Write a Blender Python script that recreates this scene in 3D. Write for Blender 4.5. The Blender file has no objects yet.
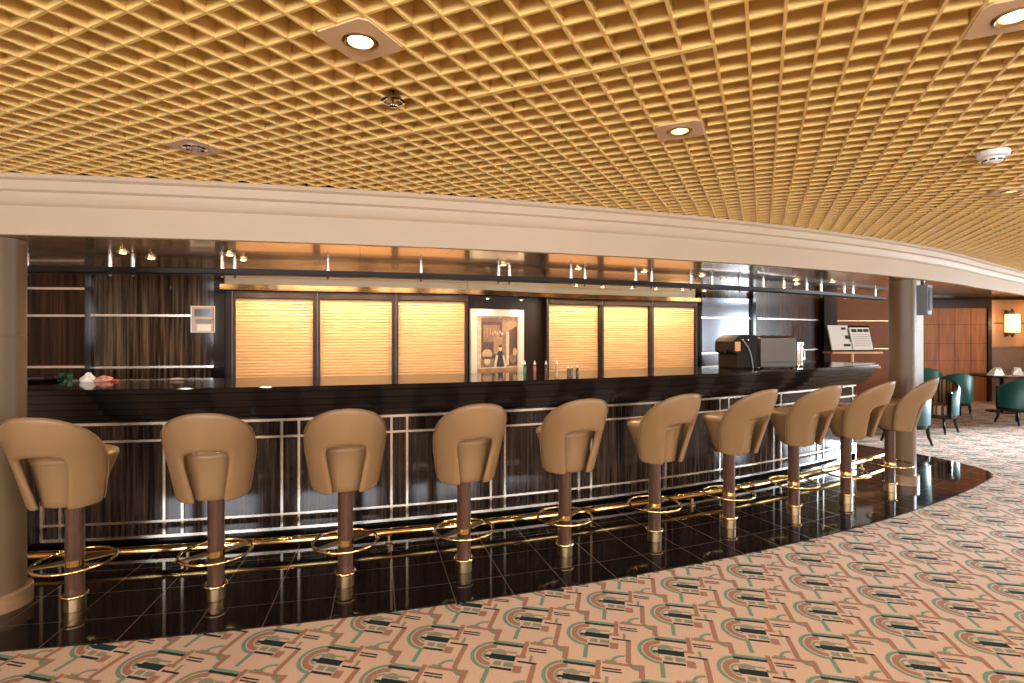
import bpy, bmesh, math, random
from mathutils import Vector, Matrix
random.seed(7)
S = bpy.context.scene
COL = S.collection
PI = math.pi
# ------------------------------------------------------------------ camera, light, exposure
cam_d = bpy.data.cameras.new('camera'); cam = bpy.data.objects.new('camera', cam_d); COL.objects.link(cam)
cam.location = (0, 0, 1.65); cam.rotation_euler = (PI/2, 0, 0)
cam_d.sensor_width = 36; cam_d.lens = 530/1024*36; cam_d.shift_y = -10.5/1024; cam_d.clip_start = .02
S.camera = cam
S.view_settings.view_transform = 'Standard'; S.view_settings.look = 'None'
S.view_settings.gamma = 1; S.view_settings.use_curve_mapping = False
S.view_settings.exposure = 0.68
try:
    S.cycles.use_denoising = True
    S.cycles.max_bounces = 10; S.cycles.diffuse_bounces = 5; S.cycles.glossy_bounces = 6
    S.cycles.sample_clamp_indirect = 6
except Exception: pass
wd = bpy.data.worlds.new('daylight'); S.world = wd; wd.use_nodes = True
wd.node_tree.nodes['Background'].inputs[0].default_value = (.75, .85, 1, 1)
wd.node_tree.nodes['Background'].inputs[1].default_value = 0.6

def area(name, loc, rot, sx, sy, energy, color):
    l = bpy.data.lights.new(name, 'AREA'); l.shape = 'RECTANGLE'; l.size = sx; l.size_y = sy
    l.energy = energy; l.color = color
    o = bpy.data.objects.new(name, l); COL.objects.link(o); o.location = loc; o.rotation_euler = rot
    return o
WIN_R = [(1.9, 3.4), (4.6, 6.9), (7.3, 9.6)]       # window openings (y range) in the right wall
WIN_B = [(-4.6, -2.4), (-1.4, .8), (1.8, 4.0), (5.0, 7.2), (8.2, 10.4)]   # window openings (x range) in the wall behind
WZ = (.75, 2.15); WZB = (1.35, 2.38)
for y0, y1 in WIN_R:
    area('window_daylight', (12.72, (y0+y1)/2, (WZ[0]+WZ[1])/2), (0, PI/2, 0), WZ[1]-WZ[0], y1-y0, 110, (.78, .89, 1))
for x0, x1 in WIN_B:
    area('window_daylight', ((x0+x1)/2, -3.12, (WZB[0]+WZB[1])/2), (PI/2, 0, 0), x1-x0, WZB[1]-WZB[0], 105, (.96, .96, 1))

sun_d = bpy.data.lights.new('low_sun', 'SUN'); sun_d.energy = 20; sun_d.angle = math.radians(14); sun_d.color = (.74, .87, 1)
sun = bpy.data.objects.new('low_sun', sun_d); COL.objects.link(sun)
sun.rotation_euler = Vector((-math.cos(math.radians(14)), -.16, -math.sin(math.radians(14)))).to_track_quat('-Z', 'Y').to_euler()
def spot(name, loc, energy, color=(1, .70, .38), angle=120, blend=.6, parent=None, size=.04):
    l = bpy.data.lights.new(name, 'SPOT'); l.energy = energy; l.color = color
    l.spot_size = math.radians(angle); l.spot_blend = blend; l.shadow_soft_size = size
    o = bpy.data.objects.new(name, l); COL.objects.link(o); o.location = loc
    if parent is not None: o.parent = parent
    return o

# ------------------------------------------------------------------ materials
def newmat(name):
    m = bpy.data.materials.new(name); m.use_nodes = True
    return m, m.node_tree, m.node_tree.nodes['Principled BSDF']
def pset(b, **k):
    for n, v in k.items():
        key = {'col': 'Base Color', 'rough': 'Roughness', 'metal': 'Metallic', 'spec': 'Specular IOR Level', 'coat': 'Coat Weight',
               'coatr': 'Coat Roughness', 'em': 'Emission Color', 'ems': 'Emission Strength', 'trans': 'Transmission Weight', 'sheen': 'Sheen Weight', 'ior': 'IOR'}[n]
        b.inputs[key].default_value = (*v, 1) if isinstance(v, tuple) else v
def ramp(nt, fac, stops):
    r = nt.nodes.new('ShaderNodeValToRGB'); e = r.color_ramp.elements
    while len(e) < len(stops): e.new(.5)
    for el, (p, c) in zip(e, stops): el.position = p; el.color = (*c, 1)
    nt.links.new(fac, r.inputs[0]); return r.outputs[0]
def coords(nt, kind, scale, rot=(0, 0, 0)):
    if kind == 'world':
        g = nt.nodes.new('ShaderNodeNewGeometry'); src = g.outputs['Position']
    else:
        g = nt.nodes.new('ShaderNodeTexCoord'); src = g.outputs['Object']
    mp = nt.nodes.new('ShaderNodeMapping'); mp.inputs['Scale'].default_value = scale; mp.inputs['Rotation'].default_value = rot
    nt.links.new(src, mp.inputs[0]); return mp.outputs[0]
def noise(nt, vec, scale=5, detail=4, rough=.5):
    n = nt.nodes.new('ShaderNodeTexNoise'); n.inputs['Scale'].default_value = scale
    n.inputs['Detail'].default_value = detail; n.inputs['Roughness'].default_value = rough
    nt.links.new(vec, n.inputs[0]); return n.outputs['Fac']
def bump(nt, b, h, strength=.2, dist=.002):
    n = nt.nodes.new('ShaderNodeBump'); n.inputs['Strength'].default_value = strength; n.inputs['Distance'].default_value = dist
    nt.links.new(h, n.inputs['Height']); nt.links.new(n.outputs[0], b.inputs['Normal'])
def plain(name, col, rough=.5, metal=0, var=.12, sc=6, kind='object', bmp=0, **k):
    """simple surface with slight procedural tone variation"""
    m, nt, b = newmat(name); pset(b, rough=rough, metal=metal, **k)
    v = coords(nt, kind, (sc, sc, sc)); f = noise(nt, v, 1, 3)
    lo = tuple(c*(1-var) for c in col); hi = tuple(min(1, c*(1+var)) for c in col)
    nt.links.new(ramp(nt, f, [(.3, lo), (.7, hi)]), b.inputs['Base Color'])
    if bmp:
        v2 = coords(nt, kind, (220, 220, 220)); bump(nt, b, noise(nt, v2, 1, 2), bmp)
    return m
def wood(name, stops, scale=(40, 40, 1.2), rough=.2, kind='world', coat=0., rot=(0, 0, 0), spec=.5):
    m, nt, b = newmat(name); pset(b, rough=rough, coat=coat, coatr=.05, spec=spec)
    v = coords(nt, kind, scale, rot)
    f = noise(nt, v, 1, 5, .62)
    nt.links.new(ramp(nt, f, stops), b.inputs['Base Color'])
    return m
M = {}
M['leather'] = plain('tan_leather', (.28, .165, .073), .38, var=.06, sc=4, bmp=.08, spec=.45)
M['leather_dk'] = plain('tan_leather_piping', (.24, .135, .06), .4, var=.05)
M['pole'] = wood('stool_pole_wood', [(.3, (.05, .022, .014)), (.5, (.09, .042, .026)), (.7, (.14, .068, .042))], (70, 70, 5), .28, 'object')
M['brass'] = plain('polished_brass', (.93, .66, .28), .12, 1, var=.04)
M['brass_br'] = plain('brushed_brass', (.52, .355, .19), .3, 1, var=.06, sc=30)
M['silver'] = plain('brushed_metal_strip', (.86, .80, .70), .24, 1, var=.04)
M['chrome'] = plain('chrome', (.86, .85, .86), .1, 1, var=.03)
M['steel'] = plain('stainless_steel', (.13, .112, .098), .45, .7, var=.06)
M['zebra'] = wood('zebrano_veneer', [(.32, (.010, .005, .003)), (.46, (.032, .016, .009)), (.56, (.10, .060, .034)), (.68, (.19, .125, .075))], (34, 34, .9), .09, 'world')
M['zebra_dark'] = wood('dark_veneer', [(.32, (.012, .004, .002)), (.55, (.045, .016, .008)), (.72, (.11, .045, .02))], (26, 26, .8), .24, 'world', spec=.2)
M['barwood'] = wood('bar_front_veneer', [(.34, (.006, .004, .003)), (.48, (.017, .010, .007)), (.60, (.050, .032, .022)), (.72, (.095, .062, .043))], (46, 46, 1.2), .1, 'world')
M['bronze'] = plain('bronze_canopy', (.17, .09, .035), .13, 1, var=.1)
M['black'] = plain('black_lacquer', (.006, .005, .005), .09, var=.2)
M['blackmatte'] = plain('black_matte', (.012, .010, .009), .45, var=.2, spec=.2)
M['darkframe'] = plain('dark_brown_frame', (.028, .013, .007), .38, var=.1, spec=.2)
M['plenum'] = plain('ceiling_void', (.04, .025, .012), .8, var=.1, kind='world')
M['grid'] = plain('ceiling_grid_paint', (.88, .61, .215), .28, var=.04, kind='world', spec=.7)
M['gridplate'] = plain('lamp_plate_paint', (.66, .46, .27), .42, var=.04)
M['soffit'] = plain('soffit_paint', (.50, .385, .26), .5, var=.03, kind='world', sc=1.2)
M['column'] = plain('column_lacquer', (.14, .09, .046), .38, var=.05, kind='world', sc=2, spec=.35)
M['colbase'] = wood('column_base_wood', [(.3, (.24, .135, .065)), (.7, (.33, .20, .10))], (6, 6, 26), .3)
M['shutter'] = wood('pale_maple_slats', [(.3, (.66, .38, .16)), (.5, (.76, .46, .21)), (.7, (.84, .53, .26))], (3, 3, 60), .38)
M['cream'] = plain('cream_panel', (.80, .62, .36), .35, var=.04)
M['white'] = plain('white_plastic', (.80, .78, .73), .4, var=.03)
M['paper'] = plain('paper', (.85, .80, .72), .7, var=.03, sc=30)
M['screen'] = plain('dark_screen', (.05, .07, .07), .15, var=.1)
M['grey'] = plain('grey_plastic', (.24, .25, .27), .45, var=.08)
M['offwall'] = plain('plain_wall_paint', (.52, .40, .28), .6, var=.04, kind='world', sc=1)
M['teal'] = plain('teal_leather', (.009, .095, .087), .35, var=.12, sc=7, bmp=.05)
M['taupe'] = plain('taupe_fabric', (.20, .12, .085), .8, var=.08)
M['brownwall'] = plain('brown_panel', (.20, .065, .018), .55, var=.07, kind='world', sc=2, spec=.2)
M['redwood'] = wood('cherry_panel', [(.3, (.24, .075, .02)), (.5, (.32, .108, .03)), (.7, (.39, .145, .045))], (14, 14, 1.5), .5, spec=.2)
M['lightwood'] = wood('light_wood_panel', [(.3, (.50, .24, .10)), (.7, (.64, .34, .15))], (8, 8, 1.5), .35)
M['standwood'] = wood('stand_wood', [(.3, (.50, .22, .06)), (.7, (.66, .32, .11))], (3, 40, 40), .3, 'object')
def emit(name, col, s):
    m, nt, b = newmat(name); pset(b, col=(.9, .8, .6), em=col, ems=s, rough=.3); return m
M['bulb'] = emit('lamp_glow', (1, .74, .42), 22)
M['bulb2'] = emit('small_lamp_glow', (1, .66, .30), 16)
M['sconce'] = emit('sconce_glow', (1, .62, .30), 1.3)
M['unlit'] = plain('unlit_reflector', (.62, .58, .55), .15, .8)

# gold mirror ceiling with thin panel joints
def m_gold():
    m, nt, b = newmat('gold_mirror_ceiling'); pset(b, metal=.8, rough=.16, coat=.4, coatr=.03)
    v = coords(nt, 'world', (1, 1, 1), (0, 0, math.radians(-16)))
    br = nt.nodes.new('ShaderNodeTexBrick'); nt.links.new(v, br.inputs[0])
    br.offset = 0; br.inputs['Scale'].default_value = 1; br.inputs['Brick Width'].default_value = .6; br.inputs['Row Height'].default_value = .6
    br.inputs['Mortar Size'].default_value = .004; br.inputs['Mortar Smooth'].default_value = 0
    br.inputs['Color1'].default_value = (1, .66, .29, 1); br.inputs['Color2'].default_value = (.98, .63, .27, 1)
    br.inputs['Mortar'].default_value = (.20, .10, .04, 1)
    nt.links.new(br.outputs[0], b.inputs['Base Color'])
    v2 = coords(nt, 'world', (1.6, 1.6, 1.6)); bump(nt, b, noise(nt, v2, 1, 2), .12, .03)
    return m
M['gold'] = m_gold()

CX, CY = -5.30, 21.03          # centre of the great circle the bar is laid out on
# polished black granite tiles laid along the circle
def m_granite():
    m, nt, b = newmat('black_granite_tiles'); N = nt.nodes; L = nt.links
    def mth(op, a, c=None):
        n = N.new('ShaderNodeMath'); n.operation = op
        for i, x in enumerate((a, c)):
            if x is None: continue
            if isinstance(x, (int, float)): n.inputs[i].default_value = x
            else: L.new(x, n.inputs[i])
        return n.outputs[0]
    g = N.new('ShaderNodeNewGeometry'); s = N.new('ShaderNodeSeparateXYZ'); L.new(g.outputs['Position'], s.inputs[0])
    dx = mth('SUBTRACT', s.outputs[0], CX); dy = mth('SUBTRACT', CY, s.outputs[1])
    r = mth('SQRT', mth('ADD', mth('MULTIPLY', dx, dx), mth('MULTIPLY', dy, dy)))
    a = mth('MULTIPLY', mth('ARCTAN2', dx, dy), 18.2)
    def line(x, step, w, ph):
        f = mth('FRACT', mth('DIVIDE', mth('ADD', x, ph), step))
        return mth('LESS_THAN', mth('MULTIPLY', f, step), w)
    lines = mth('MAXIMUM', line(a, .355, .0045, .03), line(r, .335, .0035, .18))
    nf = noise(nt, g.outputs['Position'], 60, 4)
    base = ramp(nt, nf, [(.45, (.006, .004, .004)), (.72, (.020, .015, .013))])
    mx = N.new('ShaderNodeMix'); mx.data_type = 'RGBA'; L.new(lines, mx.inputs[0]); L.new(base, mx.inputs[6])
    mx.inputs[7].default_value = (.085, .06, .042, 1); L.new(mx.outputs[2], b.inputs['Base Color'])
    L.new(mth('ADD', mth('MULTIPLY', lines, .4), .06), b.inputs['Roughness'])
    return m
M['granite'] = m_granite()

# art-deco carpet: every mark is wrapped into the repeat lattice
def m_carpet():
    m, nt, b = newmat('art_deco_carpet'); N = nt.nodes; L = nt.links
    t = math.radians(12.5)                                    # direction of the bars
    v1 = (.3525, -.158); v2 = (.158, .3525)                   # repeat vectors, metres
    ox, oy = .415, 3.007                                      # one repeat's origin
    e1 = (math.cos(t), -math.sin(t)); e2 = (math.sin(t), math.cos(t))
    det = v1[0]*v2[1]-v2[0]*v1[1]
    def mth(op, a, c=None, d=None):
        n = N.new('ShaderNodeMath'); n.operation = op
        for i, x in enumerate((a, c, d)):
            if x is None: continue
            if isinstance(x, (int, float)): n.inputs[i].default_value = x
            else: L.new(x, n.inputs[i])
        return n.outputs[0]
    g = N.new('ShaderNodeNewGeometry'); s = N.new('ShaderNodeSeparateXYZ'); L.new(g.outputs['Position'], s.inputs[0])
    wob = N.new('ShaderNodeTexNoise'); wob.inputs['Scale'].default_value = 240; wob.inputs['Detail'].default_value = 1; L.new(g.outputs['Position'], wob.inputs[0])
    ws_ = N.new('ShaderNodeSeparateColor'); L.new(wob.outputs['Color'], ws_.inputs[0])      # tufts make the edges of the marks uneven
    X = mth('ADD', mth('SUBTRACT', s.outputs[0], ox+.004), mth('MULTIPLY', ws_.outputs[0], .008)); Y = mth('ADD', mth('SUBTRACT', s.outputs[1], oy+.004), mth('MULTIPLY', ws_.outputs[1], .008))
    I = mth('ADD', mth('MULTIPLY', X, v2[1]/det), mth('MULTIPLY', Y, -v2[0]/det))
    J = mth('ADD', mth('MULTIPLY', X, -v1[1]/det), mth('MULTIPLY', Y, v1[0]/det))
    # lattice vectors expressed in the motif frame (centimetres)
    f1 = ((v1[0]*e1[0]+v1[1]*e1[1])*100, (v1[0]*e2[0]+v1[1]*e2[1])*100)
    f2 = ((v2[0]*e1[0]+v2[1]*e1[1])*100, (v2[0]*e2[0]+v2[1]*e2[1])*100)
    dd = f1[0]*f2[1]-f2[0]*f1[1]
    def local(cx, cy):
        ci = (cx*f2[1]-cy*f2[0])/dd; cj = (-cx*f1[1]+cy*f1[0])/dd
        i = mth('SUBTRACT', mth('FRACT', mth('ADD', I, .5-ci)), .5)
        j = mth('SUBTRACT', mth('FRACT', mth('ADD', J, .5-cj)), .5)
        return (mth('ADD', mth('MULTIPLY', i, f1[0]), mth('MULTIPLY', j, f2[0])),
                mth('ADD', mth('MULTIPLY', i, f1[1]), mth('MULTIPLY', j, f2[1])))
    def rect(x0, x1, y0, y1):
        u, v = local((x0+x1)/2, (y0+y1)/2)
        return mth('MULTIPLY', mth('LESS_THAN', mth('ABSOLUTE', u), (x1-x0)/2), mth('LESS_THAN', mth('ABSOLUTE', v), (y1-y0)/2))
    def ring(cx, cy, r0, r1, sx=0, sy=0, xm=0, ky=1):
        """annulus kept only where sign*coordinate > 0 ; ky squashes y"""
        u, v = local(cx, cy)
        r = mth('SQRT', mth('ADD', mth('MULTIPLY', u, u), mth('MULTIPLY', mth('MULTIPLY', v, v), ky)))
        k = mth('MULTIPLY', mth('LESS_THAN', r, r1), mth('GREATER_THAN', r, r0))
        if sx: k = mth('MULTIPLY', k, mth('GREATER_THAN', mth('MULTIPLY', u, sx), xm))
        if sy: k = mth('MULTIPLY', k, mth('GREATER_THAN', mth('MULTIPLY', v, sy), 0))
        return k
    pile = noise(nt, g.outputs['Position'], 420, 2); big = noise(nt, g.outputs['Position'], 1.3, 2)
    col = ramp(nt, pile, [(.32, (.44, .305, .23)), (.68, (.68, .49, .375))])
    GREEN = (.13, .25, .185); BROWN = (.30, .15, .10); DARK = (.014, .030, .034); MID = (.19, .235, .165)
    def lay(mask, c, k=.93):
        nonlocal col
        n = N.new('ShaderNodeMix'); n.data_type = 'RGBA'; L.new(mth('MULTIPLY', mask, k), n.inputs[0]); L.new(col, n.inputs[6]); n.inputs[7].default_value = (*c, 1)
        col = n.outputs[2]
    OR = lambda *k: k[0] if len(k) == 1 else mth('MAXIMUM', k[0], OR(*k[1:]))
    lay(OR(ring(2.5, -11, 9.7, 11.7, -1, 0), rect(1.4, 3.6, -27, -21.5), rect(1.4, 3.6, -33, -26), rect(0, 18.5, .1, 2.0), ring(30, 4, 5.3, 6.9, -1, 1), ring(37, 5, 3.2, 5.6, -1, -1)), GREEN)
    lay(OR(ring(2.5, -11, 5.9, 9.0, -1, 0, ), rect(22.7, 25.4, -23, -13), rect(22.7, 25.4, -33, -22), rect(19, 37, 2.0, 4.1), rect(36.8, 39.6, -6, 4.5)), BROWN)
    lay(OR(rect(4, 8, -18.7, -15.3), rect(9.2, 14.2, -18.7, -15.3), ring(5, -9.3, 0, 4.0, 0, 1), ring(1.5, -11, 3.2, 4.6, -1, 0), rect(21, 22.6, -12.5, -7.5), rect(8, 14, -7.6, -6.2), rect(20.5, 26, 3.6, 5.4)), MID)
    lay(OR(rect(16, 18.4, -9.5, 4.2), rect(13.8, 19, -10.5, -8.3), rect(14.4, 18.8, -22.5, -17)), BROWN)
    lay(OR(rect(0, 16, -2, 0), rect(19.0, 28.4, -2.1, -1.0), rect(19.4, 28.8, -4.1, -3.0), rect(1, 14, -14, -9.6), rect(-1.6, 1.4, -13.2, -11.2), rect(3, 14, -21.6, -19.8), rect(15.4, 25, -14.2, -12.8)), DARK, 1.)
    vv = N.new('ShaderNodeMix'); vv.data_type = 'RGBA'; vv.blend_type = 'MULTIPLY'; vv.inputs[0].default_value = .6
    L.new(col, vv.inputs[6]); fleck = noise(nt, g.outputs['Position'], 190, 3, .7); L.new(ramp(nt, fleck, [(.36, (.50, .50, .52)), (.56, (1.08, 1.06, 1.04))]), vv.inputs[7])
    L.new(vv.outputs[2], b.inputs['Base Color'])
    pset(b, rough=.95, spec=.1); bump(nt, b, pile, .5, .004)
    return m
M['carpet'] = m_carpet()

# ------------------------------------------------------------------ geometry helpers
class MB:
    def __init__(s): s.v = []; s.f = []; s.mi = []
    def add(s, vs, fs, mi=0):
        n = len(s.v); s.v += [tuple(p) for p in vs]; s.f += [tuple(i+n for i in f) for f in fs]; s.mi += [mi]*len(fs); return s
    def box(s, c, size, rz=0, mi=0, rx=0, ry=0):
        R = Matrix.Rotation(rz, 3, 'Z') @ Matrix.Rotation(ry, 3, 'Y') @ Matrix.Rotation(rx, 3, 'X'); hx, hy, hz = [a/2 for a in size]; c = Vector(c)
        vs = [c + R @ Vector((x*hx, y*hy, z*hz)) for z in (-1, 1) for x, y in ((-1, -1), (1, -1), (1, 1), (-1, 1))]
        return s.add(vs, [(3, 2, 1, 0), (4, 5, 6, 7), (0, 1, 5, 4), (1, 2, 6, 5), (2, 3, 7, 6), (3, 0, 4, 7)], mi)
    def lathe(s, prof, c=(0, 0, 0), n=32, mi=0, axis=None, squash=1):
        c = Vector(c); R = Matrix.Identity(3)
        if axis is not None: R = Vector((0, 0, 1)).rotation_difference(Vector(axis)).to_matrix()
        vs = []; fs = []
        for r, z in prof:
            for k in range(n):
                a = 2*PI*k/n; vs.append(c + R @ Vector((r*math.cos(a), r*math.sin(a)*squash, z)))
        m = len(prof)
        for i in range(m-1):
            for k in range(n):
                fs.append((i*n+k, i*n+(k+1) % n, (i+1)*n+(k+1) % n, (i+1)*n+k))
        closed = prof[0] == prof[-1]
        if prof[0][0] > 1e-6 and not closed: fs.append(tuple(reversed(range(n))))
        if prof[-1][0] > 1e-6 and not closed: fs.append(tuple((m-1)*n+k for k in range(n)))
        return s.add(vs, fs, mi)
    def tube(s, pts, r, n=10, mi=0, closed=False):
        pts = [Vector(p) for p in pts]; m = len(pts); vs = []; fs = []
        for i, p in enumerate(pts):
            if closed: t = pts[(i+1) % m]-pts[i-1]
            else: t = pts[min(i+1, m-1)]-pts[max(i-1, 0)]
            t.normalize(); u = t.cross(Vector((0, 0, 1)))
            if u.length < 1e-3: u = t.cross(Vector((0, 1, 0)))
            u.normalize(); w = t.cross(u); rr = r[i] if isinstance(r, (list, tuple)) else r
            for k in range(n): vs.append(p+(u*math.cos(2*PI*k/n)+w*math.sin(2*PI*k/n))*rr)
        for i in range(m if closed else m-1):
            j = (i+1) % m
            for k in range(n): fs.append((i*n+k, i*n+(k+1) % n, j*n+(k+1) % n, j*n+k))
        if not closed: fs += [tuple(reversed(range(n))), tuple((m-1)*n+k for k in range(n))]
        return s.add(vs, fs, mi)
    def ring(s, c, R, r, n=48, k=8, mi=0):
        return s.tube([(c[0]+R*math.cos(2*PI*i/n), c[1]+R*math.sin(2*PI*i/n), c[2]) for i in range(n)], r, k, mi, True)
    def sweep(s, path, prof, mi=0, caps=True):
        """path: [(point2d, outward normal2d)], prof: closed loop of (outward offset, z)"""
        m = len(prof); vs = []; fs = []
        for (p, q) in path:
            for o, z in prof: vs.append((p[0]+q[0]*o, p[1]+q[1]*o, z))
        for i in range(len(path)-1):
            for k in range(m): fs.append((i*m+k, (i+1)*m+k, (i+1)*m+(k+1) % m, i*m+(k+1) % m))
        if caps: fs += [tuple(range(m)), tuple(reversed([(len(path)-1)*m+k for k in range(m)]))]
        return s.add(vs, fs, mi)
    def prism(s, poly, z0, z1, mi=0):
        n = len(poly)
        vs = [(x, y, z0) for x, y in poly]+[(x, y, z1) for x, y in poly]
        return s.add(vs, [tuple(reversed(range(n))), tuple(range(n, 2*n))]+[(i, (i+1) % n, n+(i+1) % n, n+i) for i in range(n)], mi)
    def build(s, name, mats, parent=None, smooth=None, bevel=0, subd=0):
        me = bpy.data.meshes.new(name); me.from_pydata([tuple(v) for v in s.v], [], s.f)
        if not isinstance(mats, (list, tuple)): mats = [mats]
        for mt in mats: me.materials.append(mt)
        me.polygons.foreach_set('material_index', s.mi)
        bm = bmesh.new(); bm.from_mesh(me); bmesh.ops.recalc_face_normals(bm, faces=bm.faces)
        if smooth is not None:
            for f in bm.faces: f.smooth = True
            for e in bm.edges:
                if len(e.link_faces) != 2 or e.calc_face_angle(3.2) > math.radians(smooth): e.smooth = False
        bm.to_mesh(me); bm.free()
        o = bpy.data.objects.new(name, me); COL.objects.link(o)
        if parent is not None: o.parent = parent
        if bevel:
            b = o.modifiers.new('bevel', 'BEVEL'); b.width = bevel; b.segments = 2; b.limit_method = 'ANGLE'; b.angle_limit = math.radians(40)
        if subd:
            d = o.modifiers.new('smooth', 'SUBSURF'); d.levels = subd; d.render_levels = subd
        return o
def thing(name, label, cat, loc=(0, 0, 0), rz=0, group=None):
    o = bpy.data.objects.new(name, None); COL.objects.link(o); o.location = loc; o.rotation_euler = (0, 0, rz)
    o['label'] = label; o['category'] = cat
    if group: o['group'] = group
    return o
def tag(o, label, cat, group=None):
    o['label'] = label; o['category'] = cat
    if group: o['group'] = group
    return o
def struct(o): o['kind'] = 'structure'; return o
def dup(root, loc, rz=None, label=None, group=None):
    r = root.copy(); COL.objects.link(r); r.location = loc
    if rz is not None: r.rotation_euler = (0, 0, rz)
    if label: r['label'] = label
    if group: r['group'] = group
    for ch in list(root.children):
        c = ch.copy(); COL.objects.link(c); c.parent = r
        for g in list(ch.children):
            d = g.copy(); COL.objects.link(d); d.parent = c
    return r
def polar(R, a): a = math.radians(a); return (CX+R*math.sin(a), CY-R*math.cos(a))
def nrm(a): a = math.radians(a); return (math.sin(a), -math.cos(a))
def arc(R, a0, a1, n): return [(polar(R, a0+(a1-a0)*i/n), nrm(a0+(a1-a0)*i/n)) for i in range(n+1)]
def straight(p, q):
    d = Vector((q[0]-p[0], q[1]-p[1])).normalized(); n = (d.y, -d.x); return [(p, n), (q, n)]

# ------------------------------------------------------------------ floor
XL, XR, YB, YF = -6.2, 12.6, -3.0, 12.5
ZC, ZS = 2.53, 2.20
fl = MB().box(((XL+XR)/2, (YB+YF)/2, -.05), (XR-XL+.4, YF-YB+.4, .1)).build('floor', M['carpet']); struct(fl)
edge = [polar(18.50, a) for a in [-2.9+i*(36.2/60) for i in range(61)]]
plat = edge+[(5.42, 5.97), (5.52, 6.08), (5.59, 6.22), (5.61, 6.38), (5.575, 6.62), (5.49, 6.94), (5.30, 7.25), (5.0, 7.7), (4.6, 8.0), (4.0, 8.2), (-6.2, 5.6)]
gp = MB().prism(plat, 0, .008).build('floor', M['granite']); struct(gp)

# ------------------------------------------------------------------ walls
wb = MB().box((XL-.1, (YB+YF)/2, 1.35), (.2, YF-YB+.4, 2.7)).build('wall_left', M['offwall']); struct(wb)
def wall_windows(name, along, pos, a0, a1, wins, inward, WZ=WZ):
    mb = MB()
    def seg(s0, s1, z0, z1):
        c = ((s0+s1)/2, pos, (z0+z1)/2) if along == 'x' else (pos, (s0+s1)/2, (z0+z1)/2)
        sz = (s1-s0, .2, z1-z0) if along == 'x' else (.2, s1-s0, z1-z0)
        mb.box(c, sz)
    seg(a0, a1, 0, WZ[0]); seg(a0, a1, WZ[1], 2.7)
    e = a0
    for s0, s1 in wins: seg(e, s0, WZ[0], WZ[1]); e = s1
    seg(e, a1, WZ[0], WZ[1])
    struct(mb.build(name, M['offwall']))
    for k, (s0, s1) in enumerate(wins):
        f = MB(); mid = (s0+s1)/2
        def bar(s_0, s_1, z0, z1):
            c = ((s_0+s_1)/2, pos+inward*.06, (z0+z1)/2) if along == 'x' else (pos+inward*.06, (s_0+s_1)/2, (z0+z1)/2)
            f.box(c, (s_1-s_0, .06, z1-z0) if along == 'x' else (.06, s_1-s_0, z1-z0))
        bar(s0, s0+.05, *WZ); bar(s1-.05, s1, *WZ); bar(mid-.02, mid+.02, *WZ); bar(s0, s1, WZ[0], WZ[0]+.05); bar(s0, s1, WZ[1]-.05, WZ[1])
        struct(f.build('window_%d' % (k+1+(10 if along == 'x' else 0)), M['white'], None, None, .004))
wall_windows('wall_right', 'y', XR+.1, YB-.2, YF+.2, WIN_R, -1)
wall_windows('wall_rear', 'x', YB-.1, XL, XR, WIN_B, 1, WZB)
struct(MB().box(((8.3+XR)/2, YF+.1, 1.35), (XR-8.3+.2, .2, 2.7)).build('wall_far', M['lightwood']))
# dress the far wall
tp = MB().box((10.40, YF-.03, 1.10), (1.50, .05, 2.18)).build('wall_far', M['redwood']); struct(tp)
t_ = MB()
for z in (.55, .95, 1.36, 1.80): t_.box((10.40, YF-.057, z), (1.50, .006, .008))
for i in range(1, 4): t_.box((9.65+i*.375, YF-.057, 1.10), (.005, .006, 2.18))
struct(t_.build('trim_20', M['darkframe']))
t_ = MB(); t_.box((10.42, YF-.05, 2.28), (1.62, .09, .19)); t_.box((11.19, YF-.05, 1.1), (.085, .09, 2.2)); t_.box((9.62, YF-.05, 1.1), (.05, .09, 2.2))
struct(t_.build('trim_21', M['darkframe']))
struct(MB().box(((8.3+XR)/2, YF-.08, 2.425), (XR-8.3, .16, .10)).build('trim_22', M['black'], None, None, .01))
struct(MB().box((9.50, YF-.06, 1.1), (.14, .10, 2.2)).build('trim_23', M['white']))
struct(MB().box((11.92, YF-.02, .63), (1.36, .04, 1.27)).build('wall_far', M['taupe']))
struct(MB().box((11.92, YF-.03, 1.275), (1.36, .05, .025)).build('trim_24', M['brass_br']))
struct(MB().box((11.92, YF-.015, 1.835), (1.36, .03, .018)).build('trim_25', M['darkframe']))
# brown panelled wall beyond the end of the bar
struct(MB().box((6.8, 11.1, 1.35), (3.0, .2, 2.7)).build('wall_middle', M['brownwall']))
struct(MB().box((8.42, 11.8, 1.35), (.24, 1.6, 2.7)).build('wall_middle', M['white']))  # wall end coloured white to stand for window light falling on it
m_ = MB(); m_.box((6.8, 10.99, 1.86), (3.0, .02, .016)); m_.box((6.8, 10.99, 1.285), (3.0, .02, .016))
struct(m_.build('trim_26', M['brass_br']))
struct(MB().box((6.63, 10.96, 2.0), (.16, .06, .95)).box((6.4, 10.96, 2.32), (.9, .06, .12)).build('trim_27', M['darkframe']))

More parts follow.
